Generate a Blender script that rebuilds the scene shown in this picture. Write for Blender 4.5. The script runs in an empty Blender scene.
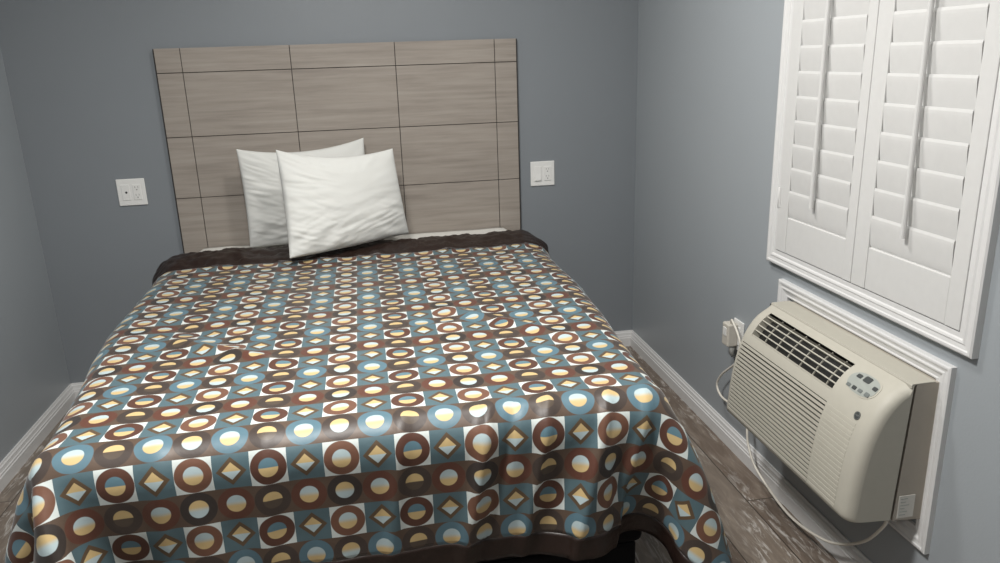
import bpy, bmesh, math, random
import numpy as np
from mathutils import Vector, Matrix, noise
random.seed(7)
SC = bpy.context.scene
COL = SC.collection

# ------------------------------------------------------------------ camera, world, lamps, exposure
F_PX = 760.75
cam_d = bpy.data.cameras.new('camera')
cam_d.sensor_width = 36.0
cam_d.lens = 36.0 * F_PX / 1000.0
cam_d.clip_start = 0.05
cam = bpy.data.objects.new('camera', cam_d)
COL.objects.link(cam)
RIGHT = Vector((0.9831830, -0.1799583, -0.0310838))
UP = Vector((0.0805361, 0.2744905, 0.9582113))
FWD = Vector((0.1639059, 0.9446004, -0.2843675))
M = Matrix((RIGHT, UP, -FWD)).transposed().to_4x4()
M.translation = Vector((0.05144, -3.4990, 1.44988))
cam.matrix_world = M
SC.camera = cam

world = bpy.data.worlds.new('world')
SC.world = world
world.use_nodes = True
world.node_tree.nodes['Background'].inputs[0].default_value = (0.9, 0.95, 1.0, 1)
world.node_tree.nodes['Background'].inputs[1].default_value = 0.05

def area_lamp(name, loc, size, power, color, rot=(0, 0, 0)):
    d = bpy.data.lights.new(name, 'AREA')
    d.shape = 'DISK'
    d.size = size
    d.energy = power
    d.color = color
    o = bpy.data.objects.new(name, d)
    o.location = loc
    o.rotation_euler = rot
    COL.objects.link(o)
    return o

area_lamp('ceiling_lamp_light', (-0.18, -2.20, 2.40), 0.36, 57, (1.0, 0.975, 0.94))
area_lamp('bed_fill_light', (0.42, -1.30, 2.40), 0.25, 18, (1.0, 0.975, 0.94))  # added fill, no fixture: softens shadow right of the pillows, lifts the bed wall

area_lamp('rear_fill_light', (0.0, -4.30, 2.40), 0.30, 8, (1.0, 0.985, 0.96))  # unseen fill added behind the camera to brighten the near right wall

SC.view_settings.view_transform = 'Standard'
SC.view_settings.look = 'None'
SC.view_settings.exposure = 0.0
SC.view_settings.gamma = 1.0
SC.view_settings.use_curve_mapping = False

# ------------------------------------------------------------------ dimensions (metres)
XR, XL = 1.340, -1.342          # right and left wall faces
YB, YF = 0.0, -5.2              # wall behind the bed, wall behind the camera
ZC = 2.44
BED_HW, BED_FOOT, BED_TOP = 0.750, -1.960, 0.672

# ------------------------------------------------------------------ node helpers
class NT:
    """Small builder for procedural materials."""
    def __init__(self, name):
        self.m = bpy.data.materials.new(name)
        self.m.use_nodes = True
        self.t = self.m.node_tree
        self.b = self.t.nodes['Principled BSDF']
    def n(self, kind, **kw):
        o = self.t.nodes.new(kind)
        for k, v in kw.items():
            setattr(o, k, v)
        return o
    def put(self, sock, v):
        if hasattr(v, 'is_output'):
            self.t.links.new(v, sock)
        else:
            sock.default_value = v
    def math(self, op, a, b=0.0, c=0.0):
        o = self.n('ShaderNodeMath', operation=op)
        self.put(o.inputs[0], a); self.put(o.inputs[1], b); self.put(o.inputs[2], c)
        return o.outputs[0]
    def mix(self, fac, a, b):
        o = self.n('ShaderNodeMix', data_type='RGBA')
        self.put(o.inputs[0], fac); self.put(o.inputs[6], col4(a)); self.put(o.inputs[7], col4(b))
        return o.outputs[2]
    def noise(self, vec, scale, detail=3, rough=0.5, dist=0.0):
        o = self.n('ShaderNodeTexNoise')
        if vec is not None: self.put(o.inputs['Vector'], vec)
        o.inputs['Scale'].default_value = scale
        o.inputs['Detail'].default_value = detail
        o.inputs['Roughness'].default_value = rough
        o.inputs['Distortion'].default_value = dist
        return o.outputs['Fac']
    def ramp(self, fac, stops):
        o = self.n('ShaderNodeValToRGB')
        self.put(o.inputs[0], fac)
        e = o.color_ramp.elements
        while len(e) < len(stops): e.new(0.5)
        for k, (p, c) in enumerate(stops):
            e[k].position = p; e[k].color = col4(c)
        return o.outputs[0]
    def objvec(self, scale=(1, 1, 1), rot=(0, 0, 0)):
        tc = self.n('ShaderNodeTexCoord')
        mp = self.n('ShaderNodeMapping')
        mp.inputs['Scale'].default_value = scale
        mp.inputs['Rotation'].default_value = rot
        self.put(mp.inputs['Vector'], tc.outputs['Object'])
        return mp.outputs[0]
    def bump(self, h, strength, dist=0.01):
        o = self.n('ShaderNodeBump')
        o.inputs['Strength'].default_value = strength
        o.inputs['Distance'].default_value = dist
        self.put(o.inputs['Height'], h)
        self.put(self.b.inputs['Normal'], o.outputs[0])
    def set(self, **kw):
        for k, v in kw.items():
            nm = {'base': 'Base Color', 'rough': 'Roughness', 'metal': 'Metallic', 'spec': 'Specular IOR Level',
                  'sheen': 'Sheen Weight', 'sheen_rough': 'Sheen Roughness', 'coat': 'Coat Weight'}[k]
            if k == 'base': v = col4(v)
            self.put(self.b.inputs[nm], v)
        return self.m

def col4(c):
    if hasattr(c, 'is_output'): return c
    c = tuple(c)
    return c if len(c) == 4 else c + (1.0,)

def srgb(r, g, b):
    f = lambda v: (v / 255 / 12.92) if v / 255 <= 0.04045 else ((v / 255 + 0.055) / 1.055) ** 2.4
    return (f(r), f(g), f(b))

MAT = {}
def simple(name, c, rough=0.5, spec=0.5, metal=0.0, nscale=40, namt=0.04, bump=0.0):
    """Plain coloured material with a trace of procedural variation."""
    t = NT(name)
    v = t.objvec()
    nz = t.noise(v, nscale, 3)
    lo = tuple(x * (1 - namt) for x in c); hi = tuple(min(1, x * (1 + namt)) for x in c)
    t.set(base=t.mix(nz, lo, hi), rough=rough, spec=spec, metal=metal)
    if bump: t.bump(t.noise(v, nscale * 6, 2), bump, 0.002)
    MAT[name] = t.m
    return t.m

def paint(name, c):
    t = NT(name)
    v = t.objvec()
    a = t.noise(v, 3.0, 4); b = t.noise(v, 160, 2)
    t.set(base=t.mix(a, tuple(x * 0.97 for x in c), tuple(x * 1.03 for x in c)), rough=0.42, spec=0.4)
    t.bump(b, 0.12, 0.002)
    MAT[name] = t.m

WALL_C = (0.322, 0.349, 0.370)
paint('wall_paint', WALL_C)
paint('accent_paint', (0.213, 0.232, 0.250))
paint('ceiling_paint', (0.78, 0.78, 0.76))
simple('white_trim', (0.66, 0.66, 0.655), 0.32, 0.5)
simple('shutter_white', (0.62, 0.62, 0.61), 0.38, 0.5)
simple('plate_white', (0.75, 0.75, 0.73), 0.3, 0.5)
simple('black_hole', (0.012, 0.012, 0.012), 0.6)
simple('slot_grey', (0.16, 0.16, 0.15), 0.6)
simple('ac_beige', (0.44, 0.422, 0.362), 0.52, 0.4)
simple('ac_sleeve', (0.38, 0.345, 0.295), 0.5, 0.4)  # cover beige made darker and browner, shade of the side face in the colour
simple('ac_dark', (0.018, 0.018, 0.017), 0.6)
simple('panel_grey', (0.33, 0.35, 0.325), 0.4)
simple('button_dark', (0.05, 0.055, 0.055), 0.35)
simple('button_grey', (0.15, 0.165, 0.16), 0.4)
simple('cord_white', (0.66, 0.63, 0.56), 0.4)
simple('plug_beige', (0.55, 0.52, 0.46), 0.4)
simple('sticker_white', (0.60, 0.59, 0.55), 0.5)
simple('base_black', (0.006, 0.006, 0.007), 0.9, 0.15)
simple('mattress_white', (0.62, 0.61, 0.58), 0.8, 0.2)
simple('sheet_white', (0.68, 0.67, 0.63), 0.8, 0.2, bump=0.1)
simple('steel', (0.4, 0.4, 0.4), 0.35, 0.5, 0.9)

def make_pillow_mat():
    t = NT('pillow_cotton')
    v = t.objvec()
    t.set(base=t.mix(t.noise(v, 6, 3), (0.60, 0.605, 0.58), (0.65, 0.655, 0.63)), rough=0.85, spec=0.2, sheen=0.1)
    t.bump(t.noise(v, 300, 2), 0.08, 0.001)
    MAT['pillow_cotton'] = t.m
make_pillow_mat()

def make_headboard_mat():
    t = NT('headboard_laminate')
    v = t.objvec(scale=(1.6, 1, 26))
    a = t.noise(v, 1.6, 5, 0.6, 0.25)
    v2 = t.objvec(scale=(4, 1, 170))
    b = t.noise(v2, 1.6, 3, 0.6)
    v3 = t.objvec(scale=(0.9, 1, 5))
    c = t.noise(v3, 1.5, 2)
    base = t.ramp(a, [(0.28, (0.215, 0.188, 0.164)), (0.5, (0.31, 0.275, 0.24)), (0.75, (0.385, 0.35, 0.31))])
    base = t.mix(t.math('MULTIPLY', b, 0.35), base, (0.19, 0.163, 0.142))
    base = t.mix(t.math('MULTIPLY', c, 0.35), base, (0.37, 0.33, 0.29))
    t.set(base=base, rough=0.5, spec=0.35)
    MAT['headboard_laminate'] = t.m
    simple('headboard_core', (0.035, 0.03, 0.027), 0.7)
make_headboard_mat()

def make_floor_mat():
    """Rustic printed wood planks: plank runs, end joints, grain swirls and rubbed whitewash."""
    t = NT('rustic_plank_vinyl')
    tc = t.n('ShaderNodeTexCoord')
    br = t.n('ShaderNodeTexBrick')
    mp = t.n('ShaderNodeMapping'); mp.inputs['Rotation'].default_value = (0, 0, math.pi / 2)
    mp.inputs['Location'].default_value = (0.05, 0.02, 0)
    t.put(mp.inputs[0], tc.outputs['Object'])
    t.put(br.inputs['Vector'], mp.outputs[0])
    br.offset = 0.37
    for k, val in (('Scale', 1.0), ('Brick Width', 0.92), ('Row Height', 0.155), ('Mortar Size', 0.0022), ('Mortar Smooth', 0.1), ('Bias', 0.0)):
        br.inputs[k].default_value = val
    br.inputs['Color1'].default_value = (0, 0, 0, 1); br.inputs['Color2'].default_value = (1, 1, 1, 1)
    br.inputs['Mortar'].default_value = (0.5, 0.5, 0.5, 1)
    rnd = br.outputs['Color']
    # shift grain per plank
    addv = t.n('ShaderNodeVectorMath', operation='MULTIPLY_ADD')
    t.put(addv.inputs[0], rnd); addv.inputs[1].default_value = (7, 5, 3); t.put(addv.inputs[2], tc.outputs['Object'])
    m2 = t.n('ShaderNodeMapping'); m2.inputs['Scale'].default_value = (9, 1.6, 1); m2.inputs['Rotation'].default_value = (0, 0, 0.14)
    t.put(m2.inputs[0], addv.outputs[0])
    grain = t.noise(m2.outputs[0], 3.2, 7, 0.62, 1.1)
    wv = t.n('ShaderNodeTexWave', wave_type='RINGS')
    t.put(wv.inputs['Vector'], m2.outputs[0])
    wv.inputs['Scale'].default_value = 0.8; wv.inputs['Distortion'].default_value = 7; wv.inputs['Detail'].default_value = 3
    base = t.ramp(grain, [(0.25, (0.045, 0.034, 0.026)), (0.45, (0.115, 0.09, 0.072)), (0.6, (0.19, 0.155, 0.125)), (0.8, (0.32, 0.28, 0.235))])
    base = t.mix(t.math('MULTIPLY', wv.outputs['Fac'], 0.35), base, (0.10, 0.072, 0.054))
    tone = t.ramp(rnd, [(0.0, (0.145, 0.115, 0.095)), (0.5, (0.17, 0.125, 0.09)), (1.0, (0.27, 0.235, 0.195))])
    base = t.mix(0.34, base, tone)
    m3 = t.n('ShaderNodeMapping'); m3.inputs['Scale'].default_value = (9, 1.7, 1); m3.inputs['Rotation'].default_value = (0, 0, 0.2)
    t.put(m3.inputs[0], addv.outputs[0])
    big = t.noise(m3.outputs[0], 1.1, 2); fine = t.noise(m3.outputs[0], 5, 7, 0.68, 1.2)
    wash = t.math('MULTIPLY', t.math('SMOOTH_MIN', t.math('MAXIMUM', t.math('MULTIPLY_ADD', big, 6.0, -2.3), 0.0), 1.0, 0.1),
                  t.math('MAXIMUM', t.math('MULTIPLY_ADD', fine, 7.0, -3.6), 0.0))
    wash = t.math('MINIMUM', wash, 0.8)
    base = t.mix(wash, base, (0.50, 0.48, 0.45))
    base = t.mix(br.outputs['Fac'], base, (0.05, 0.038, 0.03))
    t.set(base=base, rough=0.38, spec=0.45)
    t.bump(grain, 0.15, 0.002)
    MAT['rustic_plank_vinyl'] = t.m
make_floor_mat()

def make_spread_mat():
    """Satin print: a 4 x 4 repeat of rings, half discs and diamonds. UV is in tiles."""
    t = NT('geometric_satin')
    uv = t.n('ShaderNodeUVMap', uv_map='UVMap')
    sp = t.n('ShaderNodeSeparateXYZ'); t.put(sp.inputs[0], uv.outputs[0])
    U = t.math('ADD', sp.outputs[0], 0.5); V = t.math('ADD', sp.outputs[1], 0.5)
    cu = t.math('FLOOR', U); cv = t.math('FLOOR', V)
    px = t.math('SUBTRACT', t.math('SUBTRACT', U, cu), 0.5)
    py = t.math('SUBTRACT', t.math('SUBTRACT', V, cv), 0.5)
    def modeq(x, m, k):
        r = t.math('FLOORED_MODULO', x, m)
        return t.math('COMPARE', r, k, 0.25)
    isA2, isA1 = modeq(cu, 4, 0), modeq(cu, 4, 2)
    isA = modeq(cu, 2, 0)
    row1 = modeq(cv, 2, 1)                    # white squares / diamonds
    row2 = modeq(cv, 4, 0)                    # blue rings
    d = t.math('SQRT', t.math('ADD', t.math('MULTIPLY', px, px), t.math('MULTIPLY', py, py)))
    ma = t.math('ADD', t.math('ABSOLUTE', px), t.math('ABSOLUTE', py))
    def below(x, k, w=0.012):
        mr = t.n('ShaderNodeMapRange', interpolation_type='SMOOTHSTEP')
        t.put(mr.inputs['Value'], x)
        mr.inputs['From Min'].default_value = k - w; mr.inputs['From Max'].default_value = k + w
        mr.inputs['To Min'].default_value = 1.0; mr.inputs['To Max'].default_value = 0.0
        return mr.outputs[0]
    ring, disc = below(d, 0.495), below(d, 0.262)
    diaO, diaI = below(ma, 0.41), below(ma, 0.255)
    up_hard = below(t.math('MULTIPLY', py, -1.0), 0.0, 0.012)
    up_soft = below(t.math('MULTIPLY', py, -1.0), 0.0, 0.09)
    GOLD, LBLUE = (0.57, 0.42, 0.20), (0.43, 0.53, 0.55)
    WHITE, TEAL = (0.60, 0.65, 0.63), (0.075, 0.130, 0.152)
    BROWN_BG = (0.092, 0.060, 0.042)
    BLUE_RING = (0.085, 0.165, 0.21)
    RED_RING, A1_RING, A2_RING = (0.10, 0.036, 0.023), (0.085, 0.033, 0.021), (0.15, 0.068, 0.042)
    DARK_RING, DARK_RING2 = (0.047, 0.034, 0.029), (0.03, 0.023, 0.021)
    # background of the cell
    bg1 = t.mix(isA, TEAL, WHITE)
    bg = t.mix(row1, BROWN_BG, bg1)
    # ring colour
    rA1 = t.mix(isA2, A1_RING, A2_RING)
    rA23 = t.mix(isA2, DARK_RING, t.mix(row2, DARK_RING2, DARK_RING))
    rB23 = t.mix(row2, RED_RING, BLUE_RING)
    r23 = t.mix(isA, rB23, rA23)
    ringc = t.mix(row1, r23, rA1)
    ringmask = t.math('MULTIPLY', ring, t.math('MAXIMUM', isA, t.math('SUBTRACT', 1.0, row1)))
    c = t.mix(ringmask, bg, ringc)
    # disc colour
    half_row1 = t.mix(up_hard, GOLD, (0.10, 0.19, 0.235))          # teal over gold
    half_row23 = t.mix(up_hard, (0.075, 0.055, 0.04), GOLD)        # gold over dark
    full_ab = t.mix(up_soft, GOLD, LBLUE)                          # light blue over gold
    full_ba = t.mix(up_soft, LBLUE, GOLD)                          # gold over light blue
    dA1 = t.mix(row1, half_row23, half_row1)
    dA2 = t.mix(row1, full_ba, full_ab)
    dA = t.mix(isA1, dA2, dA1)
    dcol = t.mix(isA, full_ab, dA)
    c = t.mix(t.math('MULTIPLY', disc, ringmask), c, dcol)
    # diamonds
    isdia = t.math('MULTIPLY', row1, t.math('SUBTRACT', 1.0, isA))
    c = t.mix(t.math('MULTIPLY', isdia, diaO), c, (0.095, 0.06, 0.032))
    c = t.mix(t.math('MULTIPLY', isdia, diaI), c, t.mix(up_hard, LBLUE, GOLD))
    v = t.n('ShaderNodeMapping'); v.inputs['Scale'].default_value = (1, 1, 1)
    t.put(v.inputs[0], uv.outputs[0])
    weave = t.noise(v.outputs[0], 40, 2)
    c = t.mix(t.math('MULTIPLY', weave, 0.10), c, (0.2, 0.17, 0.14))
    t.set(base=c, rough=0.46, spec=0.38, sheen=0.15, sheen_rough=0.35)
    t.bump(t.noise(v.outputs[0], 1.3, 4, 0.55), 0.14, 0.01)
    MAT['geometric_satin'] = t.m
    q = NT('brown_satin')
    v = q.objvec()
    q.set(base=q.mix(q.noise(v, 30, 3), (0.014, 0.0075, 0.0058), (0.024, 0.013, 0.0095)), rough=0.42, spec=0.4)
    q.bump(q.noise(v, 28, 3), 0.35, 0.012)
    MAT['brown_satin'] = q.m
make_spread_mat()

# ------------------------------------------------------------------ mesh helpers
class MB:
    """Collects shapes, builds ONE mesh object."""
    def __init__(self):
        self.v, self.f, self.mi, self.sm = [], [], [], []
    def add(self, vs, fs, mi=0, smooth=False):
        o = len(self.v)
        self.v += [tuple(p) for p in vs]
        for f in fs:
            self.f.append([o + i for i in f]); self.mi.append(mi); self.sm.append(smooth)
        return self
    def box(self, lo, hi, mi=0):
        x0, y0, z0 = lo; x1, y1, z1 = hi
        vs = [(x0, y0, z0), (x1, y0, z0), (x1, y1, z0), (x0, y1, z0), (x0, y0, z1), (x1, y0, z1), (x1, y1, z1), (x0, y1, z1)]
        return self.add(vs, [(0, 3, 2, 1), (4, 5, 6, 7), (0, 1, 5, 4), (1, 2, 6, 5), (2, 3, 7, 6), (3, 0, 4, 7)], mi)
    def bbox(self, lo, hi, bev=0.002, seg=2, mi=0, mat=None):
        bm = bmesh.new()
        bmesh.ops.create_cube(bm, size=1)
        for v in bm.verts:
            v.co = Vector([lo[i] + (v.co[i] + .5) * (hi[i] - lo[i]) for i in range(3)])
        if bev > 0:
            bmesh.ops.bevel(bm, geom=bm.edges[:], offset=bev, segments=seg, affect='EDGES', profile=0.5)
        bm.normal_update()
        bm.verts.index_update()
        vs = [v.co.copy() if mat is None else mat @ v.co for v in bm.verts]
        fs = [[v.index for v in f.verts] for f in bm.faces]
        bm.free()
        return self.add(vs, fs, mi)
    def prism(self, prof, axis, a, b, mi=0, smooth=False):
        """Extrude a closed 2-D profile along an axis. prof is in the other two coordinates, in xyz order."""
        n = len(prof)
        def P(p, t):
            q = list(p); q.insert(axis, t); return tuple(q)
        vs = [P(p, a) for p in prof] + [P(p, b) for p in prof]
        fs = [(i, (i + 1) % n, n + (i + 1) % n, n + i) for i in range(n)] + [tuple(range(n))[::-1], tuple(range(n, 2 * n))]
        return self.add(vs, fs, mi, smooth)
    def tube(self, pts, r, seg=10, mi=0, cap=True):
        pts = [Vector(p) for p in pts]
        vs, fs = [], []
        T0 = None
        for i, p in enumerate(pts):
            t = (pts[min(i + 1, len(pts) - 1)] - pts[max(i - 1, 0)]).normalized()
            if T0 is None:
                n = t.orthogonal().normalized()
            else:
                n = (n - t * n.dot(t)).normalized()
            T0 = t
            b = t.cross(n)
            rr = r[i] if isinstance(r, (list, tuple)) else r
            for k in range(seg):
                a = 2 * math.pi * k / seg
                vs.append(p + (n * math.cos(a) + b * math.sin(a)) * rr)
        for i in range(len(pts) - 1):
            for k in range(seg):
                k2 = (k + 1) % seg
                fs.append((i * seg + k, i * seg + k2, (i + 1) * seg + k2, (i + 1) * seg + k))
        if cap:
            fs.append(tuple(range(seg))[::-1]); L = (len(pts) - 1) * seg
            fs.append(tuple(range(L, L + seg)))
        return self.add(vs, fs, mi, True)
    def disc(self, c, n, r, h, seg=20, mi=0):
        n = Vector(n).normalized(); a = n.orthogonal().normalized(); b = n.cross(a); c = Vector(c)
        vs = []
        for t in (0, h):
            for k in range(seg):
                an = 2 * math.pi * k / seg
                vs.append(c + n * t + (a * math.cos(an) + b * math.sin(an)) * r)
        fs = [(k, (k + 1) % seg, seg + (k + 1) % seg, seg + k) for k in range(seg)] + [tuple(range(seg))[::-1], tuple(range(seg, 2 * seg))]
        return self.add(vs, fs, mi)
    def build(self, name, mats, parent=None, origin=None):
        me = bpy.data.meshes.new(name)
        og = Vector(origin) if origin is not None else Vector((0, 0, 0))
        me.from_pydata([tuple(Vector(p) - og) for p in self.v], [], self.f)
        for mm in (mats if isinstance(mats, (list, tuple)) else [mats]):
            me.materials.append(MAT[mm])
        me.polygons.foreach_set('material_index', self.mi)
        me.polygons.foreach_set('use_smooth', self.sm)
        bm = bmesh.new(); bm.from_mesh(me)
        bmesh.ops.recalc_face_normals(bm, faces=bm.faces[:])
        bm.to_mesh(me); bm.free()
        me.update()
        o = bpy.data.objects.new(name, me)
        COL.objects.link(o)
        o.location = og
        if parent is not None:
            o.parent = parent
            w = Vector((0, 0, 0)); q = parent
            while q is not None:
                w += q.location; q = q.parent
            o.location = og - w
        return o

def thing(name, label, cat, loc=(0, 0, 0), group=None):
    o = bpy.data.objects.new(name, None)
    o.empty_display_size = 0.1
    COL.objects.link(o)
    o.location = loc
    o['label'] = label; o['category'] = cat
    if group: o['group'] = group
    return o
def tag(o, label, cat, group=None):
    o['label'] = label; o['category'] = cat
    if group: o['group'] = group
    return o
def struct(o):
    o['kind'] = 'structure'
    return o

# ------------------------------------------------------------------ the room
T = 0.12
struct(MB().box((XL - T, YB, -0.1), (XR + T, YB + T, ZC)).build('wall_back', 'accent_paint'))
struct(MB().box((XL - T, YF, -0.1), (XL, YB, ZC)).build('wall_left', 'wall_paint'))
struct(MB().box((XR, YF, -0.1), (XR + T, YB, ZC)).build('wall_right', 'wall_paint'))
struct(MB().box((XL - T, YF - T, -0.1), (XR + T, YF, ZC)).build('wall_front', 'wall_paint'))
struct(MB().box((XL, YF, -0.1), (XR, YB, 0.0)).build('floor', 'rustic_plank_vinyl'))
struct(MB().box((XL - T, YF - T, ZC), (XR + T, YB + T, ZC + 0.1)).build('ceiling', 'ceiling_paint'))

BBP = [(0, 0), (0.016, 0), (0.016, 0.044), (0.0135, 0.047), (0.0135, 0.054), (0.011, 0.057), (0.0095, 0.066), (0.0095, 0.070), (0.006, 0.0745), (0.0045, 0.081), (0, 0.081)]
def baseboard(name, side):
    b = MB()
    if side == 'right': b.prism([(XR - d, z) for d, z in BBP], 1, YF, YB)
    if side == 'left': b.prism([(XL + d, z) for d, z in BBP], 1, YF, YB)
    if side == 'back': b.prism([(YB - d, z) for d, z in BBP], 0, XL, XR)
    if side == 'front': b.prism([(YF + d, z) for d, z in BBP], 0, XL, XR)
    struct(b.build(name, 'white_trim'))
for s in ('right', 'left', 'back', 'front'): baseboard('baseboard_' + s, s)

def casing(b, y0, y1, z0, z1, prof):
    """Mitred picture-frame moulding on the right wall. prof: (inset from the outer edge, height off the wall)."""
    vs = []
    for d, h in prof:
        x = XR - h * 0.67
        vs += [(x, y0 - d, z0 + d), (x, y1 + d, z0 + d), (x, y1 + d, z1 - d), (x, y0 - d, z1 - d)]
    fs = []
    for i in range(len(prof) - 1):
        for k in range(4):
            k2 = (k + 1) % 4
            fs.append((i * 4 + k, i * 4 + k2, (i + 1) * 4 + k2, (i + 1) * 4 + k))
    b.add(vs, fs)

# casing around the air conditioner
AC_Y0, AC_Y1, AC_Z0, AC_Z1 = -1.3616, -2.1077, 0.2450, 0.7394
b = MB()
casing(b, AC_Y0, AC_Y1, AC_Z0, AC_Z1, [(0, 0), (0, 0.021), (0.004, 0.0245), (0.009, 0.0245), (0.011, 0.021), (0.018, 0.019), (0.022, 0.0215), (0.026, 0.0205), (0.030, 0.014), (0.041, 0.011), (0.044, 0.0135), (0.048, 0.012), (0.0485, 0.0), (0.02, 0.0), (0, 0)])
struct(b.build('trim_1', 'white_trim'))

# window casing
WY0, WY1, WZ0, WZ1 = -1.2845, -2.1610, 0.7825, 1.92
b = MB()
casing(b, WY0, WY1, WZ0, WZ1, [(0, 0), (0, 0.026), (0.004, 0.031), (0.010, 0.031), (0.013, 0.027), (0.022, 0.0255), (0.026, 0.0285), (0.031, 0.0265), (0.034, 0.0215), (0.046, 0.0215), (0.046, 0.0)])
b.box((XR - 0.0012, WY1 + 0.044, WZ0 + 0.044), (XR, WY0 - 0.044, WZ1 - 0.044))
struct(b.build('window_1', 'white_trim'))

# ------------------------------------------------------------------ plantation shutters
PITCH = 0.0705
def shutter(name, label, ya, yb, sl, sr):
    """One hinged louvred panel: ya the edge nearer the bed wall, yb the other; sl, sr stile widths."""
    z0, z1 = WZ0 + 0.048, WZ1 - 0.048
    xb, xf = XR - 0.002, XR - 0.0165
    r = thing(name, label, 'shutter', (XR - 0.015, (ya + yb) / 2, z0), 'louvred shutter panels over the window')
    MB().bbox((xf, ya - sl, z0), (xb, ya - 0.0012, z1), 0.002).build('stile', 'shutter_white', r)
    MB().bbox((xf, yb + 0.0012, z0), (xb, yb + sr, z1), 0.002).build('stile', 'shutter_white', r)
    ly0, ly1 = ya - sl - 0.0006, yb + sr + 0.0006
    zb = 0.943
    MB().bbox((xf + 0.001, ly1, z0), (xb, ly0, zb), 0.0025).build('bottom_rail', 'shutter_white', r, origin=(XR - .015, (ya + yb) / 2, z0))
    MB().bbox((xf + 0.001, ly1, z1 - 0.075), (xb, ly0, z1), 0.0025).build('top_rail', 'shutter_white', r)
    lv = MB()
    k = 0
    zt = 1.028
    while zt - 0.02 < z1 - 0.07:
        # a closed louver: its top edge tips into the room over the one above
        top = Vector((XR - 0.0160, 0, zt)); bot = Vector((XR - 0.0065, 0, zt - PITCH - 0.012))
        if k == 0: bot = Vector((XR - 0.009, 0, zb - 0.001))
        ax = (top - bot); L = ax.length; ax.normalize(); nn = Vector((ax.z, 0, -ax.x))
        prof = []
        for a in range(13):
            s = a / 12
            w = 0.0035 * (1 - abs(2 * s - 1) ** 4) ** 0.5
            prof.append(bot + ax * (L * s) + nn * w)
        for a in range(11, 0, -1):
            s = a / 12
            w = 0.0035 * (1 - abs(2 * s - 1) ** 4) ** 0.5
            prof.append(bot + ax * (L * s) - nn * w)
        lv.prism([(p.x, p.z) for p in prof], 1, ly1 + 0.0012, ly0 - 0.0016, smooth=False)
        zt += PITCH; k += 1
    lv.build('louvers', 'shutter_white', r)
    yc = (ly0 + ly1) / 2 + 0.005
    rod = MB()
    rp = []
    for a in range(12):
        an = math.pi * 2 * a / 12
        rp.append((XR - 0.0300 + 0.0065 * math.cos(an), yc + 0.0062 * math.sin(an)))
    rod.prism(rp, 2, 1.000, z1 - 0.12, smooth=False)
    rod.build('tilt_rod', 'shutter_white', r)
    return r

sh = shutter('window_shutter', 'white louvred shutter panel nearer the headboard wall, hinged at its edge', WY0 - 0.046, -1.7200, 0.0555, 0.038)
h = MB()
h.tube([(XR - 0.017, WY0 - 0.0465, 0.965), (XR - 0.017, WY0 - 0.0465, 1.03)], 0.0022, 8)
h.box((XR - 0.0178, WY0 - 0.058, 0.967), (XR - 0.0160, WY0 - 0.0465, 1.028))
h.build('hinge', 'shutter_white', sh)
shutter('window_shutter', 'white louvred shutter panel farther from the headboard, with its wide bottom rail beside it', -1.7200, WY1 + 0.046, 0.0585, 0.047)
bpy.data.objects['window_shutter.001']['label'] = 'wider white louvred shutter panel, the one farther from the headboard wall'

# ------------------------------------------------------------------ headboard
HX = [-0.760, -0.6585, -0.2178, 0.2235, 0.6625, 0.760]
HZ = [1.5214, 1.4228, 1.1589, 0.8976, 0.62]
hb = thing('headboard', 'wide grey wood-grain headboard with grooved panels on the wall behind the bed', 'headboard', (0, -0.014, 0.62))
MB().bbox((-0.7660, -0.022, 0.62), (0.7660, -0.001, 1.5205), 0.001, 1).build('backing_board', 'headboard_core', hb)  # dark rim past the panels stands for edge band plus its shadow line
fb = MB()
G = 0.0015
for i in range(5):
    for j in range(4):
        x0 = HX[i] + (G if i else 0); x1 = HX[i + 1] - (G if i < 4 else 0)
        z1 = HZ[j] - (G if j else 0); z0 = HZ[j + 1] + (G if j < 3 else 0)
        fb.bbox((x0, -0.028, z0), (x1, -0.0135, z1), 0.0006, 1)
fb.build('face_panel', 'headboard_laminate', hb)

# ------------------------------------------------------------------ bed base, mattress, sheet
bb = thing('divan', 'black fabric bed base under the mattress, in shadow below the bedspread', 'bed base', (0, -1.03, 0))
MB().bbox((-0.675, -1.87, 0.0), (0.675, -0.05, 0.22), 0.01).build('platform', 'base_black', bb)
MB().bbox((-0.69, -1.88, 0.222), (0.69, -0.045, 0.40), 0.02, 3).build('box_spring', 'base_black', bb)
mt = MB().bbox((-0.695, -1.90, 0.402), (0.695, -0.04, 0.648), 0.045, 5).build('mattress', 'mattress_white')
tag(mt, 'white mattress on the black bed base, covered by the patterned bedspread', 'mattress')

def make_sheet():
    b = MB()
    nx, ny = 60, 14
    vs = []
    for j in range(ny + 1):
        for i in range(nx + 1):
            x = -0.725 + 1.45 * i / nx
            y = -0.034 - 0.30 * j / ny
            ex = max(0, abs(x) - 0.66) / 0.062
            z = 0.673 - 0.05 * ex ** 2.5 - 0.012 * min(1, max(0, (-y - 0.17) / 0.05)) + 0.004 * noise.noise(Vector((x * 7, y * 9, 1)))
            vs.append((x, y, z))
    w = nx + 1
    fs = [(j * w + i, j * w + i + 1, (j + 1) * w + i + 1, (j + 1) * w + i) for j in range(ny) for i in range(nx)]
    b.add(vs, fs, 0, True)
    o = b.build('bed_sheet', 'sheet_white')
    sd = o.modifiers.new('thick', 'SOLIDIFY'); sd.thickness = 0.004; sd.offset = -1
    tag(o, 'white sheet showing between the headboard and the brown edge of the bedspread', 'sheet')
make_sheet()

# ------------------------------------------------------------------ bedspread: a small cloth drape over the bed
TILE = 0.0776
Y_HEAD = -0.200
HEAD_BAND = 0.215
BAND = 0.058
HSIM = TILE / 2
DROP = 0.325

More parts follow.
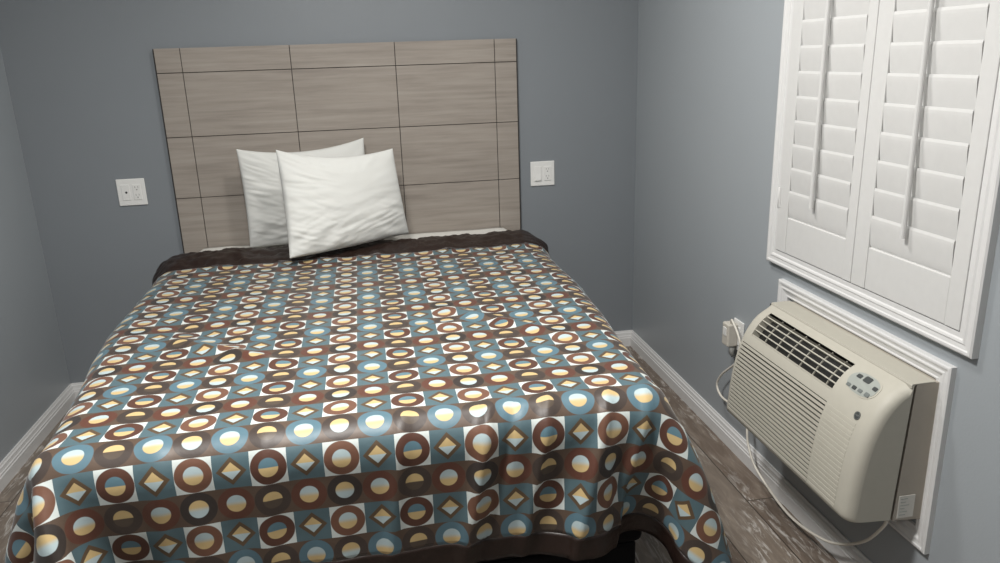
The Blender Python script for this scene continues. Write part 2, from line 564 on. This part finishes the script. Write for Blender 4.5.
def drape():
    hx = BED_HW + DROP
    nx = int(round(2 * hx / HSIM)) + 1
    Ltot = (Y_HEAD - BED_FOOT) + DROP
    ny = int(round(Ltot / HSIM)) + 1
    X = np.linspace(-hx, hx, nx); Yv = Y_HEAD - np.linspace(0, Ltot, ny)
    rest = np.zeros((ny, nx, 2)); rest[..., 0] = X[None, :]; rest[..., 1] = Yv[:, None]
    p = np.zeros((ny, nx, 3)); p[..., :2] = rest; p[..., 2] = BED_TOP + 0.02
    rng = np.random.RandomState(3)
    p[..., 2] += rng.rand(ny, nx) * 0.004
    q = p.copy()
    pin = np.abs(X) < BED_HW - 0.05
    p0 = p[0].copy(); p0[:, 2] = BED_TOP
    dx, dy = X[1] - X[0], Ltot / (ny - 1)
    dd = math.hypot(dx, dy)
    R = 0.078
    lo = np.array([-BED_HW, BED_FOOT, 0.42]); hi = np.array([BED_HW, 0.2, BED_TOP])
    c = (lo + hi) / 2; hf = (hi - lo) / 2 - R
    def collide(p, q):
        # the filling swells the sides near the head; the foot is squarer
        s = np.clip((p[..., 1] + 1.90) / 1.0, 0, 1); s = s * s * (3 - 2 * s)
        d = p - c
        d[..., 0] -= 0.016 * (1 - s)
        wide = 0.066 * s - 0.020 * (1 - s)
        a = np.abs(d) - hf
        a[..., 0] -= wide
        a[..., 2] += 0.03 * s
        rr = R + 0.03 * s
        a[..., 0] += 0.03 * s
        m = np.maximum(a, 0)
        ln = np.linalg.norm(m, axis=-1)
        inside = np.minimum(a.max(-1), 0)
        sd = ln + inside - rr
        n = np.where(ln[..., None] > 1e-9, m / np.maximum(ln, 1e-9)[..., None], 0)
        k = a.argmax(-1)
        nin = np.zeros_like(n); np.put_along_axis(nin, k[..., None], 1, -1)
        n = np.where(ln[..., None] > 1e-9, n, nin) * np.sign(d)
        hit = sd < 0
        p[hit] -= n[hit] * sd[hit][:, None]
        v = p - q
        vt = v - n * (v * n).sum(-1)[..., None]
        q[hit] += vt[hit] * 0.92
    def solve(A, B, L, k):
        d = p[B] - p[A]
        l = np.linalg.norm(d, axis=-1)
        cor = d * (0.5 * k * (l - L) / np.maximum(l, 1e-9))[..., None]
        p[A] += cor; p[B] -= cor
    S = slice
    sets = []
    for o in (0, 1):
        n2 = (nx - o) // 2
        sets.append(((S(None), S(o, o + 2 * n2, 2)), (S(None), S(o + 1, o + 2 * n2, 2)), dx, 1.0))
        m2 = (ny - o) // 2
        sets.append(((S(o, o + 2 * m2, 2),), (S(o + 1, o + 2 * m2, 2),), dy, 1.0))
        sets.append(((S(o, o + 2 * m2, 2), S(None, -1)), (S(o + 1, o + 2 * m2, 2), S(1, None)), dd, 0.10))
        sets.append(((S(o, o + 2 * m2, 2), S(1, None)), (S(o + 1, o + 2 * m2, 2), S(None, -1)), dd, 0.10))
    for o in range(4):
        ia = [i for i in range(nx - 2) if i % 4 in (o,)]; ia = np.array(ia)
        sets.append(((S(None), ia), (S(None), ia + 2), 2 * dx, 0.05))
        ja = np.array([j for j in range(ny - 2) if j % 4 == o])
        sets.append(((ja,), (ja + 2,), 2 * dy, 0.05))
    # the loose corner by the window side is tugged outward, with a tuck beside it
    pull = np.zeros_like(p)
    g = np.clip((rest[..., 0] - 0.82) / 0.12, 0, 1) * np.clip((-2.02 - rest[..., 1]) / 0.10, 0, 1)
    pull[..., 0] += 0.00008 * g; pull[..., 1] -= 0.00005 * g
    g = np.exp(-((rest[..., 0] - 0.70) / 0.042) ** 2) * np.clip((-2.05 - rest[..., 1]) / 0.10, 0, 1)
    pull[..., 1] += 0.00011 * g
    dt2g = 9.8 * 0.009 ** 2
    for step in range(300):
        v = (p - q) * 0.96
        q = p.copy()
        p += v
        p[..., 2] -= dt2g
        p += pull
        for it in range(22):
            for A, B, L, k in sets: solve(A, B, L, k)
            collide(p, q)
            p[0, pin] = p0[pin]; q[0, pin] = p0[pin]
    return rest, p

rest, pos = drape()

def catmull_up(a, n):
    """Smoothly upsample a (ny, nx, k) grid n times along both axes."""
    for ax in (0, 1):
        a = np.moveaxis(a, ax, 0)
        P = np.concatenate([2 * a[:1] - a[1:2], a, 2 * a[-1:] - a[-2:-1]], 0)
        out = []
        m = a.shape[0]
        for i in range(m - 1):
            p0, p1, p2, p3 = P[i], P[i + 1], P[i + 2], P[i + 3]
            for s in range(n):
                t = s / n
                out.append(0.5 * ((2 * p1) + (-p0 + p2) * t + (2 * p0 - 5 * p1 + 4 * p2 - p3) * t * t + (-p0 + 3 * p1 - 3 * p2 + p3) * t ** 3))
        out.append(a[-1])
        a = np.moveaxis(np.array(out), 0, ax)
    return a

def make_bedspread():
    n = 4
    r = catmull_up(rest, n); p = catmull_up(pos, n)
    ny, nx = p.shape[:2]
    du = np.gradient(p, axis=1); dv = np.gradient(p, axis=0)
    nor = np.cross(dv, du); nor /= np.maximum(np.linalg.norm(nor, axis=-1), 1e-9)[..., None]
    flip = np.where(nor[ny // 2, nx // 2, 2] < 0, -1, 1); nor *= flip
    X, Y = r[..., 0], r[..., 1]
    h = np.zeros((ny, nx))
    # broad, soft undulation of the filling
    for j in range(ny):
        for i in range(nx):
            x, y = X[j, i], Y[j, i]
            h[j, i] += 0.0035 * noise.noise(Vector((x * 5, y * 5, 0.3))) + 0.0018 * noise.noise(Vector((x * 14, y * 14, 2.3)))
    def ridge(x0, y0, x1, y1, w, a):
        d = np.array([x1 - x0, y1 - y0]); L = np.hypot(*d); d = d / L
        s = (X - x0) * d[0] + (Y - y0) * d[1]; e = -(X - x0) * d[1] + (Y - y0) * d[0]
        fade = np.clip(s / L, 0, 1); env = np.sin(np.pi * fade) ** 0.7 * (s > 0) * (s < L)
        return a * env * np.exp(-(e / w) ** 2)
    # creases left on the top
    h += ridge(-0.56, -1.22, -0.20, -1.50, 0.022, 0.014)
    h += ridge(-0.62, -1.05, -0.30, -1.33, 0.03, -0.007)
    h += ridge(0.22, -1.10, 0.62, -1.52, 0.022, 0.012)
    h += ridge(0.05, -1.35, 0.42, -1.28, 0.02, 0.007)
    h += ridge(-0.1, -1.62, 0.1, -1.45, 0.02, 0.006)
    # folds fanning down the foot drop
    for (x0, x1, w, a) in [(0.30, 0.20, 0.02, 0.010), (0.36, 0.24, 0.014, -0.006), (0.44, 0.34, 0.018, 0.008), (0.58, 0.47, 0.016, 0.009), (0.67, 0.60, 0.014, 0.007),
                           (0.1, 0.03, 0.02, 0.005), (-0.2, -0.24, 0.03, 0.004), (-0.42, -0.45, 0.03, 0.004), (-0.66, -0.66, 0.02, 0.008)]:
        h += ridge(x0, -1.84, x1, -2.36, w * 0.8, a * 2.0)
    # the thick rolled brown head end
    band = np.clip((Y - (Y_HEAD - HEAD_BAND - 0.03)) / 0.05, 0, 1)
    t = np.clip((Y_HEAD - Y) / HEAD_BAND, 0, 1)
    roll = np.sin(np.pi * np.clip(t * 0.80 + 0.20, 0, 1)) * (0.016 + 0.011 * np.clip((-X - 0.15) / 0.35, 0, 1) * np.clip((0.80 + X) / 0.1, 0, 1)) + 0.006
    top = np.clip((nor[..., 2] - 0.1) / 0.5, 0, 1)
    h += band * (roll * top + 0.006 * np.sin(X * 21) * 0.5 + 0.004)
    puck = np.zeros((ny, nx))
    for j in range(ny):
        if Y[j, 0] < Y_HEAD - HEAD_BAND - 0.02: break
        for i in range(nx):
            puck[j, i] = 0.010 * noise.noise(Vector((X[j, i] * 22, Y[j, i] * 26, 7.7))) + 0.006 * noise.noise(Vector((X[j, i] * 45, Y[j, i] * 30, 1.7)))
    h += puck * np.clip((Y - (Y_HEAD - HEAD_BAND)) / 0.02, 0, 1)
    p = p + nor * h[..., None]
    root = thing('bedspread', 'satin bedspread printed with brown and teal rings and diamonds, dark brown border', 'bedspread', (0, -1.1, 0.69))
    y_pat_foot = Y_HEAD - (Y_HEAD - BED_FOOT) - DROP + BAND
    y_pat_head = Y_HEAD - HEAD_BAND
    x_pat = BED_HW + DROP - BAND
    Uc = (X + 0.045) / TILE
    Vc = (Y + 1.895) / TILE + 4
    def build(name, mat, sel):
        idx = -np.ones(ny * nx, int); vs = []; fs = []; uvs = []
        for j in range(ny - 1):
            for i in range(nx - 1):
                xc = (X[j, i] + X[j, i + 1]) / 2; yc = (Y[j, i] + Y[j + 1, i]) / 2
                if sel(xc, yc):
                    q = []
                    for (jj, ii) in ((j, i), (j + 1, i), (j + 1, i + 1), (j, i + 1)):
                        k = jj * nx + ii
                        if idx[k] < 0:
                            idx[k] = len(vs); vs.append(tuple(p[jj, ii] - np.array(root.location)))
                            uvs.append((Uc[jj, ii], Vc[jj, ii]))
                        q.append(int(idx[k]))
                    fs.append(q)
        me = bpy.data.meshes.new(name)
        me.from_pydata(vs, [], fs)
        uvl = me.uv_layers.new(name='UVMap')
        for lp in me.loops:
            uvl.data[lp.index].uv = uvs[lp.vertex_index]
        me.polygons.foreach_set('use_smooth', [True] * len(fs))
        me.materials.append(MAT[mat])
        me.update()
        o = bpy.data.objects.new(name, me); COL.objects.link(o); o.parent = root
        if sum(pl.normal.z for pl in me.polygons) < 0:
            me.flip_normals()
        sd = o.modifiers.new('thick', 'SOLIDIFY'); sd.thickness = 0.006; sd.offset = -1
        return o
    inside = lambda x, y: abs(x) < x_pat and y_pat_foot < y < y_pat_head
    build('printed_panel', 'geometric_satin', inside)
    build('border', 'brown_satin', lambda x, y: not inside(x, y))
make_bedspread()

# ------------------------------------------------------------------ pillows
def pillow(name, label, TL, TR, BL, BR, thick, seed):
    TL, TR, BL, BR = map(Vector, (TL, TR, BL, BR))
    c = (TL + TR + BL + BR) / 4
    N = ((TR - BL).cross(TL - BR)).normalized()
    if N.y > 0: N = -N
    n = 72
    b = MB()
    def surf(u, v, side):
        # pinched corners: edges bow inward between them
        uu, vv = 2 * u - 1, 2 * v - 1
        bow = 0.17
        su = uu * (1 - 0.025 * (1 - vv * vv) * abs(uu)); sv = vv * (1 - (bow if vv > 0 else -0.02) * (1 - uu * uu) * abs(vv))
        a, d = (su + 1) / 2, (sv + 1) / 2
        p = BL.lerp(BR, a).lerp(TL.lerp(TR, a), d)
        e = ((1 - uu ** 2) * (1 - vv ** 2))
        t = thick * (max(e, 0) ** 0.42) * 0.5
        # fuller below, as it stands
        t *= 1.0 + 0.18 * (1 - d) - 0.05
        edge = max(abs(uu), abs(vv))
        w = 0
        # creases running in from the seams and slack near the bottom and the left side
        rad = math.atan2(vv, uu)
        w += 0.006 * noise.noise(Vector((rad * 5.5, edge * 1.2, seed))) * max(0, edge - 0.3) * 1.4 * (1 - max(0, (edge - .96) / .04))
        w += 0.0045 * noise.noise(Vector((uu * 1.6 + vv * 1.2, vv * 5 - uu * 1.5, seed + 4))) * max(0, 0.9 - vv) * (1 - edge ** 6)
        w += 0.006 * (abs(noise.noise(Vector((uu * 2.2 + 0.8 * vv, vv * 9 - uu * 3, seed + 9)))) - .2) * max(0, -vv + 0.1) * (1 - edge ** 6) * 2
        w += 0.008 * (abs(noise.noise(Vector((uu * 2, vv * 10 + uu * 4, seed + 13)))) - .2) * max(0, -uu) * (1 - edge ** 8) * 2
        return p + N * side * (t + (w if side > 0 else w * 0.4))
    vs, fs = [], []
    w = n + 1
    for j in range(w):
        for i in range(w): vs.append(surf(i / n, j / n, 1))
    off = len(vs)
    for j in range(w):
        for i in range(w): vs.append(surf(i / n, j / n, -1))
    for j in range(n):
        for i in range(n):
            a = j * w + i
            fs.append((a, a + 1, a + w + 1, a + w))
            fs.append((off + a, off + a + w, off + a + w + 1, off + a + 1))
    b.add([p - c for p in vs], fs, 0, True)
    o = b.build(name, 'pillow_cotton')
    bm = bmesh.new(); bm.from_mesh(o.data)
    bmesh.ops.remove_doubles(bm, verts=bm.verts[:], dist=0.0004)
    bmesh.ops.recalc_face_normals(bm, faces=bm.faces[:])
    bm.to_mesh(o.data); bm.free()
    o.location = c
    ss = o.modifiers.new('sub', 'SUBSURF'); ss.levels = 1; ss.render_levels = 1
    tag(o, label, 'pillow', 'white pillows against the headboard')
    return o
pillow('pillow', 'white pillow standing behind the other, leaning on the grey headboard', (-0.470, -0.145, 1.113), (0.063, -0.085, 1.129), (-0.461, -0.165, 0.688), (0.08, -0.12, 0.70), 0.10, 1.0)
pillow('pillow', 'front white pillow, whole face showing, its corner on the brown band of the bedspread', (-0.291, -0.33, 1.122), (0.179, -0.235, 1.092), (-0.268, -0.485, 0.705), (0.224, -0.235, 0.72), 0.13, 5.0)

# ------------------------------------------------------------------ wall plates on the bed wall
def receptacle(parent, x, z, y0):
    """Decorator duplex outlet: face, two sets of slots and ground holes."""
    f = MB(); f.bbox((x - 0.0165, y0 - 0.003, z - 0.0335), (x + 0.0165, y0, z + 0.0335), 0.0012)
    fo = f.build('receptacle', 'plate_white', parent)
    s = MB()
    for dz in (0.0165, -0.0165):
        for dx in (-0.0062, 0.0062):
            s.box((x + dx - 0.0009, y0 - 0.0034, z + dz + 0.001), (x + dx + 0.0009, y0 - 0.0029, z + dz + 0.009))
        s.disc((x, y0 - 0.0029, z + dz - 0.006), (0, -1, 0), 0.0026, 0.0005, 12)
    s.build('slots', 'slot_grey', fo)
PS = 0.0577
def wall_plate(name, label, cat, x, z):
    r = thing(name, label, cat, (x, -0.003, z), None)
    MB().bbox((x - PS, -0.0062, z - PS), (x + PS, 0.0, z + PS), 0.003, 3).build('cover_plate', 'plate_white', r)
    for dx in (-0.023, 0.023):
        for dz in (-0.0485, 0.0485):
            MB().disc((x + dx, -0.0062, z + dz), (0, -1, 0), 0.0026, 0.0006, 12).build('screw', 'plate_white', r)
    return r
lx, lz, rx, rz = -0.9421, 0.9348, 0.8783, 0.9112
w = wall_plate('wall_outlet', 'white double wall plate with round cable hole and outlet, beside the headboard', 'outlet', lx, lz)
ins = MB().bbox((lx - 0.023 - 0.0165, -0.009, lz - 0.0335), (lx - 0.023 + 0.0165, -0.006, lz + 0.0335), 0.0012).build('cable_insert', 'plate_white', w)
MB().disc((lx - 0.021, -0.009, lz), (0, -1, 0), 0.0048, 0.0006, 20).build('cable_hole', 'black_hole', ins)
receptacle(w, lx + 0.023, lz, -0.006)
w = wall_plate('light_switch', 'white double wall plate with rocker switch and outlet, between headboard and window wall', 'switch', rx, rz)
fr = MB().bbox((rx - 0.023 - 0.0175, -0.0085, rz - 0.0345), (rx - 0.023 + 0.0175, -0.006, rz + 0.0345), 0.001).build('switch_frame', 'plate_white', w)
rk = MB()
rk.prism([(-0.0085, rz - 0.031), (-0.0135, rz - 0.031), (-0.0100, rz), (-0.0087, rz + 0.031), (-0.0085, rz + 0.031)], 0, rx - 0.023 - 0.0145, rx - 0.023 + 0.0145)
rk.build('rocker', 'plate_white', w)
receptacle(w, rx + 0.023, rz, -0.006)

# ------------------------------------------------------------------ air conditioner
PROF = [(1.266, 0.684), (1.265, 0.687), (1.262, 0.686), (1.250, 0.677), (1.232, 0.6665), (1.215, 0.655), (1.198, 0.637), (1.185, 0.618), (1.172, 0.593), (1.163, 0.570), (1.154, 0.542),
        (1.148, 0.515), (1.142, 0.485), (1.138, 0.455), (1.1345, 0.425), (1.132, 0.395), (1.130, 0.37), (1.1285, 0.352), (1.130, 0.342), (1.136, 0.337), (1.15, 0.335), (1.20, 0.332), (1.248, 0.330)]
AY0, AY1 = -1.436, -2.072     # ends of the cover
plen = [0.0]
for a, c_ in zip(PROF, PROF[1:]): plen.append(plen[-1] + math.hypot(a[0] - c_[0], a[1] - c_[1]))
def prof_at(s):
    """Point and outward normal on the cover's cross-section at arc length s."""
    s = min(max(s, 0), plen[-1])
    i = max(k for k in range(len(plen) - 1) if plen[k] <= s + 1e-9)
    f = (s - plen[i]) / (plen[i + 1] - plen[i])
    a, c_ = Vector(PROF[i]), Vector(PROF[i + 1])
    p = a.lerp(c_, f)
    def nr(k):
        k0, k1 = max(k - 1, 0), min(k + 1, len(PROF) - 1)
        t = (Vector(PROF[k1]) - Vector(PROF[k0])).normalized()
        return Vector((t.y, -t.x))
    n = nr(i).lerp(nr(i + 1), f).normalized()
    return p, n
def s_of_z(z):
    """Arc length where the front of the profile passes height z."""
    for i in range(len(PROF) - 1):
        if PROF[i][1] >= z >= PROF[i + 1][1] and i < 18:
            return plen[i] + (plen[i + 1] - plen[i]) * (PROF[i][1] - z) / (PROF[i][1] - PROF[i + 1][1])
CEN = Vector((1.26, 0.50))
ac = thing('air_conditioner', 'beige through-wall air conditioner with slatted grilles under the shuttered window', 'air conditioner', (XR - 0.05, -1.744, 0.30))

S_G0, S_G1 = s_of_z(0.6705), s_of_z(0.606)       # air outlet opening along the profile
S_L0, S_L1 = s_of_z(0.578), s_of_z(0.350)        # intake louvers
GY0, GY1 = -1.480, -1.893
LY0, LY1 = -1.454, -1.898
def make_cover():
    b = MB()
    ss = sorted(set([round(x, 5) for x in plen] + [round(x, 5) for x in (S_G0, S_G1, S_L0, S_L1)]))
    R0, R1 = 0.013, 0.030
    ys = [AY0 - R0 * (1 - math.cos(a * math.pi / 2 / 6)) for a in range(7)]
    ys += [GY0, -1.6, -1.75, GY1, LY1, -1.96]
    ys += [AY1 + R1 * (1 - math.sin(a * math.pi / 2 / 8)) for a in range(9)]
    ys = sorted(set(round(y, 5) for y in ys), reverse=True)
    # make sure the opening edges are grid lines
    for e in (LY0,):
        ys.append(round(e, 5))
    ys = sorted(set(ys), reverse=True)
    def inset(y):
        for (end, R, sg) in ((AY0, R0, -1), (AY1, R1, 1)):
            d = (y - end) * sg
            if d < R: return R - math.sqrt(max(R * R - (R - d) ** 2, 0))
        return 0.0
    rows = []
    for y in ys:
        k = inset(y)
        row = []
        for s in ss:
            p, n = prof_at(s)
            # ends curve back towards the sleeve, never past the cover's back edge
            xb = 1.248 + (p.y - 0.33) / 0.356 * 0.018
            row.append((p.x + min(k * 0.9, 0.8 * max(0, xb - p.x)), y, p.y - 0.25 * k * max(0, n.y) * min(1, s / 0.03)))
        rows.append(row)
    m = len(ss)
    vs = [v for r_ in rows for v in r_]
    fs = []
    for j in range(len(ys) - 1):
        ym = (ys[j] + ys[j + 1]) / 2
        for i in range(m - 1):
            sm_ = (ss[i] + ss[i + 1]) / 2
            if GY1 < ym < GY0 and S_G0 < sm_ < S_G1: continue
            if LY1 < ym < LY0 and S_L0 < sm_ < S_L1: continue
            fs.append((j * m + i, j * m + i + 1, (j + 1) * m + i + 1, (j + 1) * m + i))
    b.add(vs, fs, 0, True)
    # end caps and back
    for j in (0, len(ys) - 1):
        o0 = j * m
        vs2 = [vs[o0 + i] for i in range(m)] + [(1.248, ys[j], 0.5), (1.262, ys[j], 0.690)]
        cz = [(1.262, ys[j], z) for z in (0.335,)]
        loop = [vs[o0 + i] for i in range(m)]
        b.add(loop, [tuple(range(m))], 0, False)
    # walls of both openings
    def well(y0, y1, s0, s1, depth):
        sl = [s for s in ss if s0 - 1e-6 <= s <= s1 + 1e-6]
        P = [prof_at(s) for s in sl]
        for y in (y0, y1):
            a = [(p.x, y, p.y) for p, n in P]; c_ = [((p - n * depth).x, y, (p - n * depth).y) for p, n in P]
            k = len(a)
            b.add(a + c_, [(i, i + 1, k + i + 1, k + i) for i in range(k - 1)])
        for p, n in (P[0], P[-1]):
            q = p - n * depth
            b.add([(p.x, y0, p.y), (p.x, y1, p.y), (q.x, y1, q.y), (q.x, y0, q.y)], [(0, 1, 2, 3)])
    b.prism([(1.2600, 0.6795), (1.2600, 0.6868), (1.262, 0.6905), (1.322, 0.6912), (1.322, 0.6885), (1.2705, 0.6885)], 1, -2.0715, -1.440)
    well(GY0, GY1, S_G0, S_G1, 0.03)
    well(LY0, LY1, S_L0, S_L1, 0.018)
    return b.build('cover', 'ac_beige', ac)
cover = make_cover()

def strip(b, y0, y1, s0, s1, h0, h1, nseg=8):
    """A solid slab that follows the cover's curve between arc lengths s0..s1 and heights h0..h1 off its surface."""
    L = []
    for k in range(nseg + 1):
        p, n = prof_at(s0 + (s1 - s0) * k / nseg); L.append(p + n * h1)
    for k in range(nseg, -1, -1):
        p, n = prof_at(s0 + (s1 - s0) * k / nseg); L.append(p + n * h0)
    b.prism([(q.x, q.y) for q in L], 1, y0, y1)

# outlet grille
og = MB(); strip(og, GY1, GY0, S_G0, S_G1, -0.032, -0.028)
og.build('outlet_recess', 'ac_dark', ac)
og = MB()
NS = 5
for k in range(1, NS + 1):
    s = S_G0 + (S_G1 - S_G0) * (k - 0.12) / NS
    strip(og, GY1 + 0.001, GY0 - 0.001, s - 0.0018, s + 0.0016, -0.007, -0.001, 2)
for k in range(1, 7):
    y = GY0 + (GY1 - GY0) * k / 6.6
    strip(og, y - 0.0010, y + 0.0010, S_G0, S_G1, -0.012, -0.008, 4)
og.build('outlet_grille', 'ac_beige', ac)

# intake grille: many horizontal slats over a dark recess
ig = MB(); strip(ig, LY1, LY0, S_L0, S_L1, -0.019, -0.016, 20)
ig.build('intake_recess', 'ac_dark', ac)
ig = MB()
NL = 19
for k in range(NL):
    a = S_L0 + (S_L1 - S_L0) * (k + 0.20) / NL
    c_ = S_L0 + (S_L1 - S_L0) * (k + 0.82) / NL
    strip(ig, LY1, LY0, a, c_, -0.0022, 0.0006, 2)
ig.build('intake_grille', 'ac_beige', ac)
# faint moulded lines carried on across the plain end
ml = MB()
for k in range(NL):
    a = S_L0 + (S_L1 - S_L0) * (k + 0.2) / NL
    c_ = S_L0 + (S_L1 - S_L0) * (k + 0.8) / NL
    strip(ml, -2.020, LY1 - 0.004, a, c_, -0.001, 0.0008, 2)
ml.build('moulded_lines', 'ac_beige', ac)

# control panel
def on_cover(s, y, h=0.0):
    p, n = prof_at(s); q = p + n * h
    return Vector((q.x, y, q.y))
S_P = s_of_z(0.651)
def oval_plate(name, mat, s_c, y_c, hs, hy, h0, h1, parent, power=2.6, tilt=0.0):
    """A rounded plate that follows the cover's curve."""
    N, K = 40, 4
    vs, fs = [], []
    def ring(f, h):
        out = []
        for k in range(N):
            a = 2 * math.pi * k / N
            ca, sa = math.cos(a), math.sin(a)
            rr = (abs(ca) ** power + abs(sa) ** power) ** (-1 / power) * f
            ds, dy = sa * rr * hs, ca * rr * hy
            out.append(on_cover(s_c + ds + tilt * dy, y_c + dy, h))
        return out
    R_ = [ring(1, h0), ring(1, h1), ring(0.75, h1), ring(0.4, h1)]
    for r_ in R_: vs += r_
    for j in range(3):
        for k in range(N):
            fs.append((j * N + k, j * N + (k + 1) % N, (j + 1) * N + (k + 1) % N, (j + 1) * N + k))
    fs.append(tuple(range(3 * N, 4 * N)))
    return MB().add(vs, fs).build(name, mat, parent)
oval_plate('control_bezel', 'ac_beige', S_P, -1.969, 0.0325, 0.0565, -0.002, 0.0012, ac, 2.4)
cp = oval_plate('control_panel', 'panel_grey', S_P, -1.969, 0.0285, 0.0515, -0.001, 0.0020, ac, 2.4)
def s_at(z): return s_of_z(z)
for (y, z, hs, hy, m, nm) in [(-1.971, 0.6602, 0.0085, 0.0125, 'button_dark', 'display'), (-1.942, 0.6590, 0.0055, 0.0085, 'button_dark', 'button'),
                              (-1.934, 0.6370, 0.0045, 0.0072, 'button_grey', 'button'), (-1.956, 0.6375, 0.0048, 0.0072, 'button_dark', 'button'), (-1.978, 0.6380, 0.0045, 0.0072, 'button_grey', 'button'),
                              (-2.003, 0.6385, 0.0055, 0.0078, 'button_grey', 'button'), (-2.010, 0.6545, 0.0052, 0.0075, 'button_dark', 'button')]:
    oval_plate(nm, m, s_at(z), y, hs, hy, 0.001, 0.0032, cp, 6)
# round emblem: dark disc with a pale ring and a small scrolled mark
em = MB()
p, n = prof_at(s_of_z(0.5925)); nn = Vector((n.x, 0, n.y)); ec = Vector((p.x, -2.012, p.y))
em.disc(ec - nn * 0.001, nn, 0.0105, 0.0022, 28)
eo = em.build('emblem', 'button_dark', ac)
a1 = Vector((0, -1, 0)); a2 = nn.cross(a1).normalized()
if a2.z < 0: a2 = -a2
er = MB()
er.tube([ec + nn * 0.0012 + (a1 * math.cos(2 * math.pi * k / 28) + a2 * math.sin(2 * math.pi * k / 28)) * 0.0090 for k in range(29)], 0.0003, 6)
for sgn in (-1, 1):
    pts = []
    for k in range(15):
        t = k / 14 * 4.6
        rr = 0.0032 * (1 - 0.16 * t)
        pts.append(ec + nn * 0.0012 + a1 * (sgn * 0.0026 + rr * math.cos(t + (0 if sgn > 0 else math.pi))) + a2 * (rr * math.sin(t)))
    er.tube(pts, 0.0003, 5)
er.build('emblem_ring', 'panel_grey', eo)

# wall sleeve behind the cover
sl = MB()
sl.prism([(1.2555, 0.328), (1.338, 0.322), (1.338, 0.6880), (1.2730, 0.6880)], 1, -2.0715, -1.442)
slo = sl.build('sleeve', 'ac_sleeve', ac)
gp = MB(); gp.prism([(1.246, 0.335), (1.2535, 0.335), (1.2712, 0.684), (1.262, 0.684)], 1, -2.0635, -1.43)
gp.build('seam', 'ac_dark', slo)
st = MB()
st.box((1.266, -2.0728, 0.333), (1.309, -2.0713, 0.394))
sto = st.build('label_sticker', 'sticker_white', ac)
ln = MB()
for k, wd in enumerate((0.018, 0.014, 0.024, 0.012, 0.020, 0.016)):
    z = 0.386 - k * 0.0088
    ln.box((1.271, -2.0732, z - 0.0011), (1.271 + wd, -2.0727, z + 0.0011))
ln.build('print_lines', 'panel_grey', sto)

# ------------------------------------------------------------------ outlet, plug and cord by the air conditioner
oy, oz = -1.105, 0.452
ot = thing('wall_outlet', 'white single outlet plate low on the window wall, behind the beige plug', 'outlet', (XR - 0.003, oy, oz))
MB().bbox((XR - 0.0062, oy - 0.036, oz - 0.0575), (XR, oy + 0.036, oz + 0.0575), 0.003, 3).build('cover_plate', 'plate_white', ot)
MB().bbox((XR - 0.009, oy - 0.0165, oz - 0.0335), (XR - 0.006, oy + 0.0165, oz + 0.0335), 0.001).build('receptacle', 'plate_white', ot)
def smooth_path(pts, n=8):
    pts = [Vector(p) for p in pts]
    P = [2 * pts[0] - pts[1]] + pts + [2 * pts[-1] - pts[-2]]
    out = []
    for i in range(len(pts) - 1):
        p0, p1, p2, p3 = P[i:i + 4]
        for s in range(n):
            t = s / n
            out.append(0.5 * ((2 * p1) + (-p0 + p2) * t + (2 * p0 - 5 * p1 + 4 * p2 - p3) * t * t + (-p0 + 3 * p1 - 3 * p2 + p3) * t ** 3))
    out.append(pts[-1])
    return out
pc = thing('power_cord', 'pale power cord and box plug looping from the wall outlet under the air conditioner', 'cord', (1.31, -1.10, 0.45))
pl = MB()
pl.bbox((1.292, -1.112, 0.412), (1.3312, -1.064, 0.498), 0.006, 3)
plo = pl.build('plug', 'plug_beige', pc)
MB().bbox((1.2895, -1.100, 0.452), (1.293, -1.076, 0.482), 0.001).build('test_button', 'plate_white', plo)
MB().tube([(1.312, -1.107, 0.408), (1.310, -1.112, 0.390), (1.312, -1.120, 0.380)], [0.011, 0.009, 0.006], 12).build('strain_relief', 'slot_grey', pc)
MB().tube(smooth_path([(1.310, -1.098, 0.494), (1.303, -1.112, 0.517), (1.301, -1.135, 0.508), (1.30, -1.165, 0.488), (1.30, -1.19, 0.452), (1.30, -1.187, 0.40),
                       (1.30, -1.155, 0.362), (1.30, -1.068, 0.289), (1.30, -1.033, 0.232), (1.30, -1.072, 0.201), (1.30, -1.157, 0.205), (1.30, -1.25, 0.212), (1.295, -1.283, 0.200),
                       (1.288, -1.298, 0.170), (1.285, -1.318, 0.128), (1.282, -1.375, 0.080), (1.280, -1.48, 0.052), (1.280, -1.60, 0.036), (1.280, -1.715, 0.051), (1.280, -1.815, 0.084),
                       (1.278, -1.90, 0.138), (1.272, -1.975, 0.205), (1.262, -2.035, 0.285), (1.262, -2.045, 0.312)]), 0.0042, 10).build('cable', 'cord_white', pc)
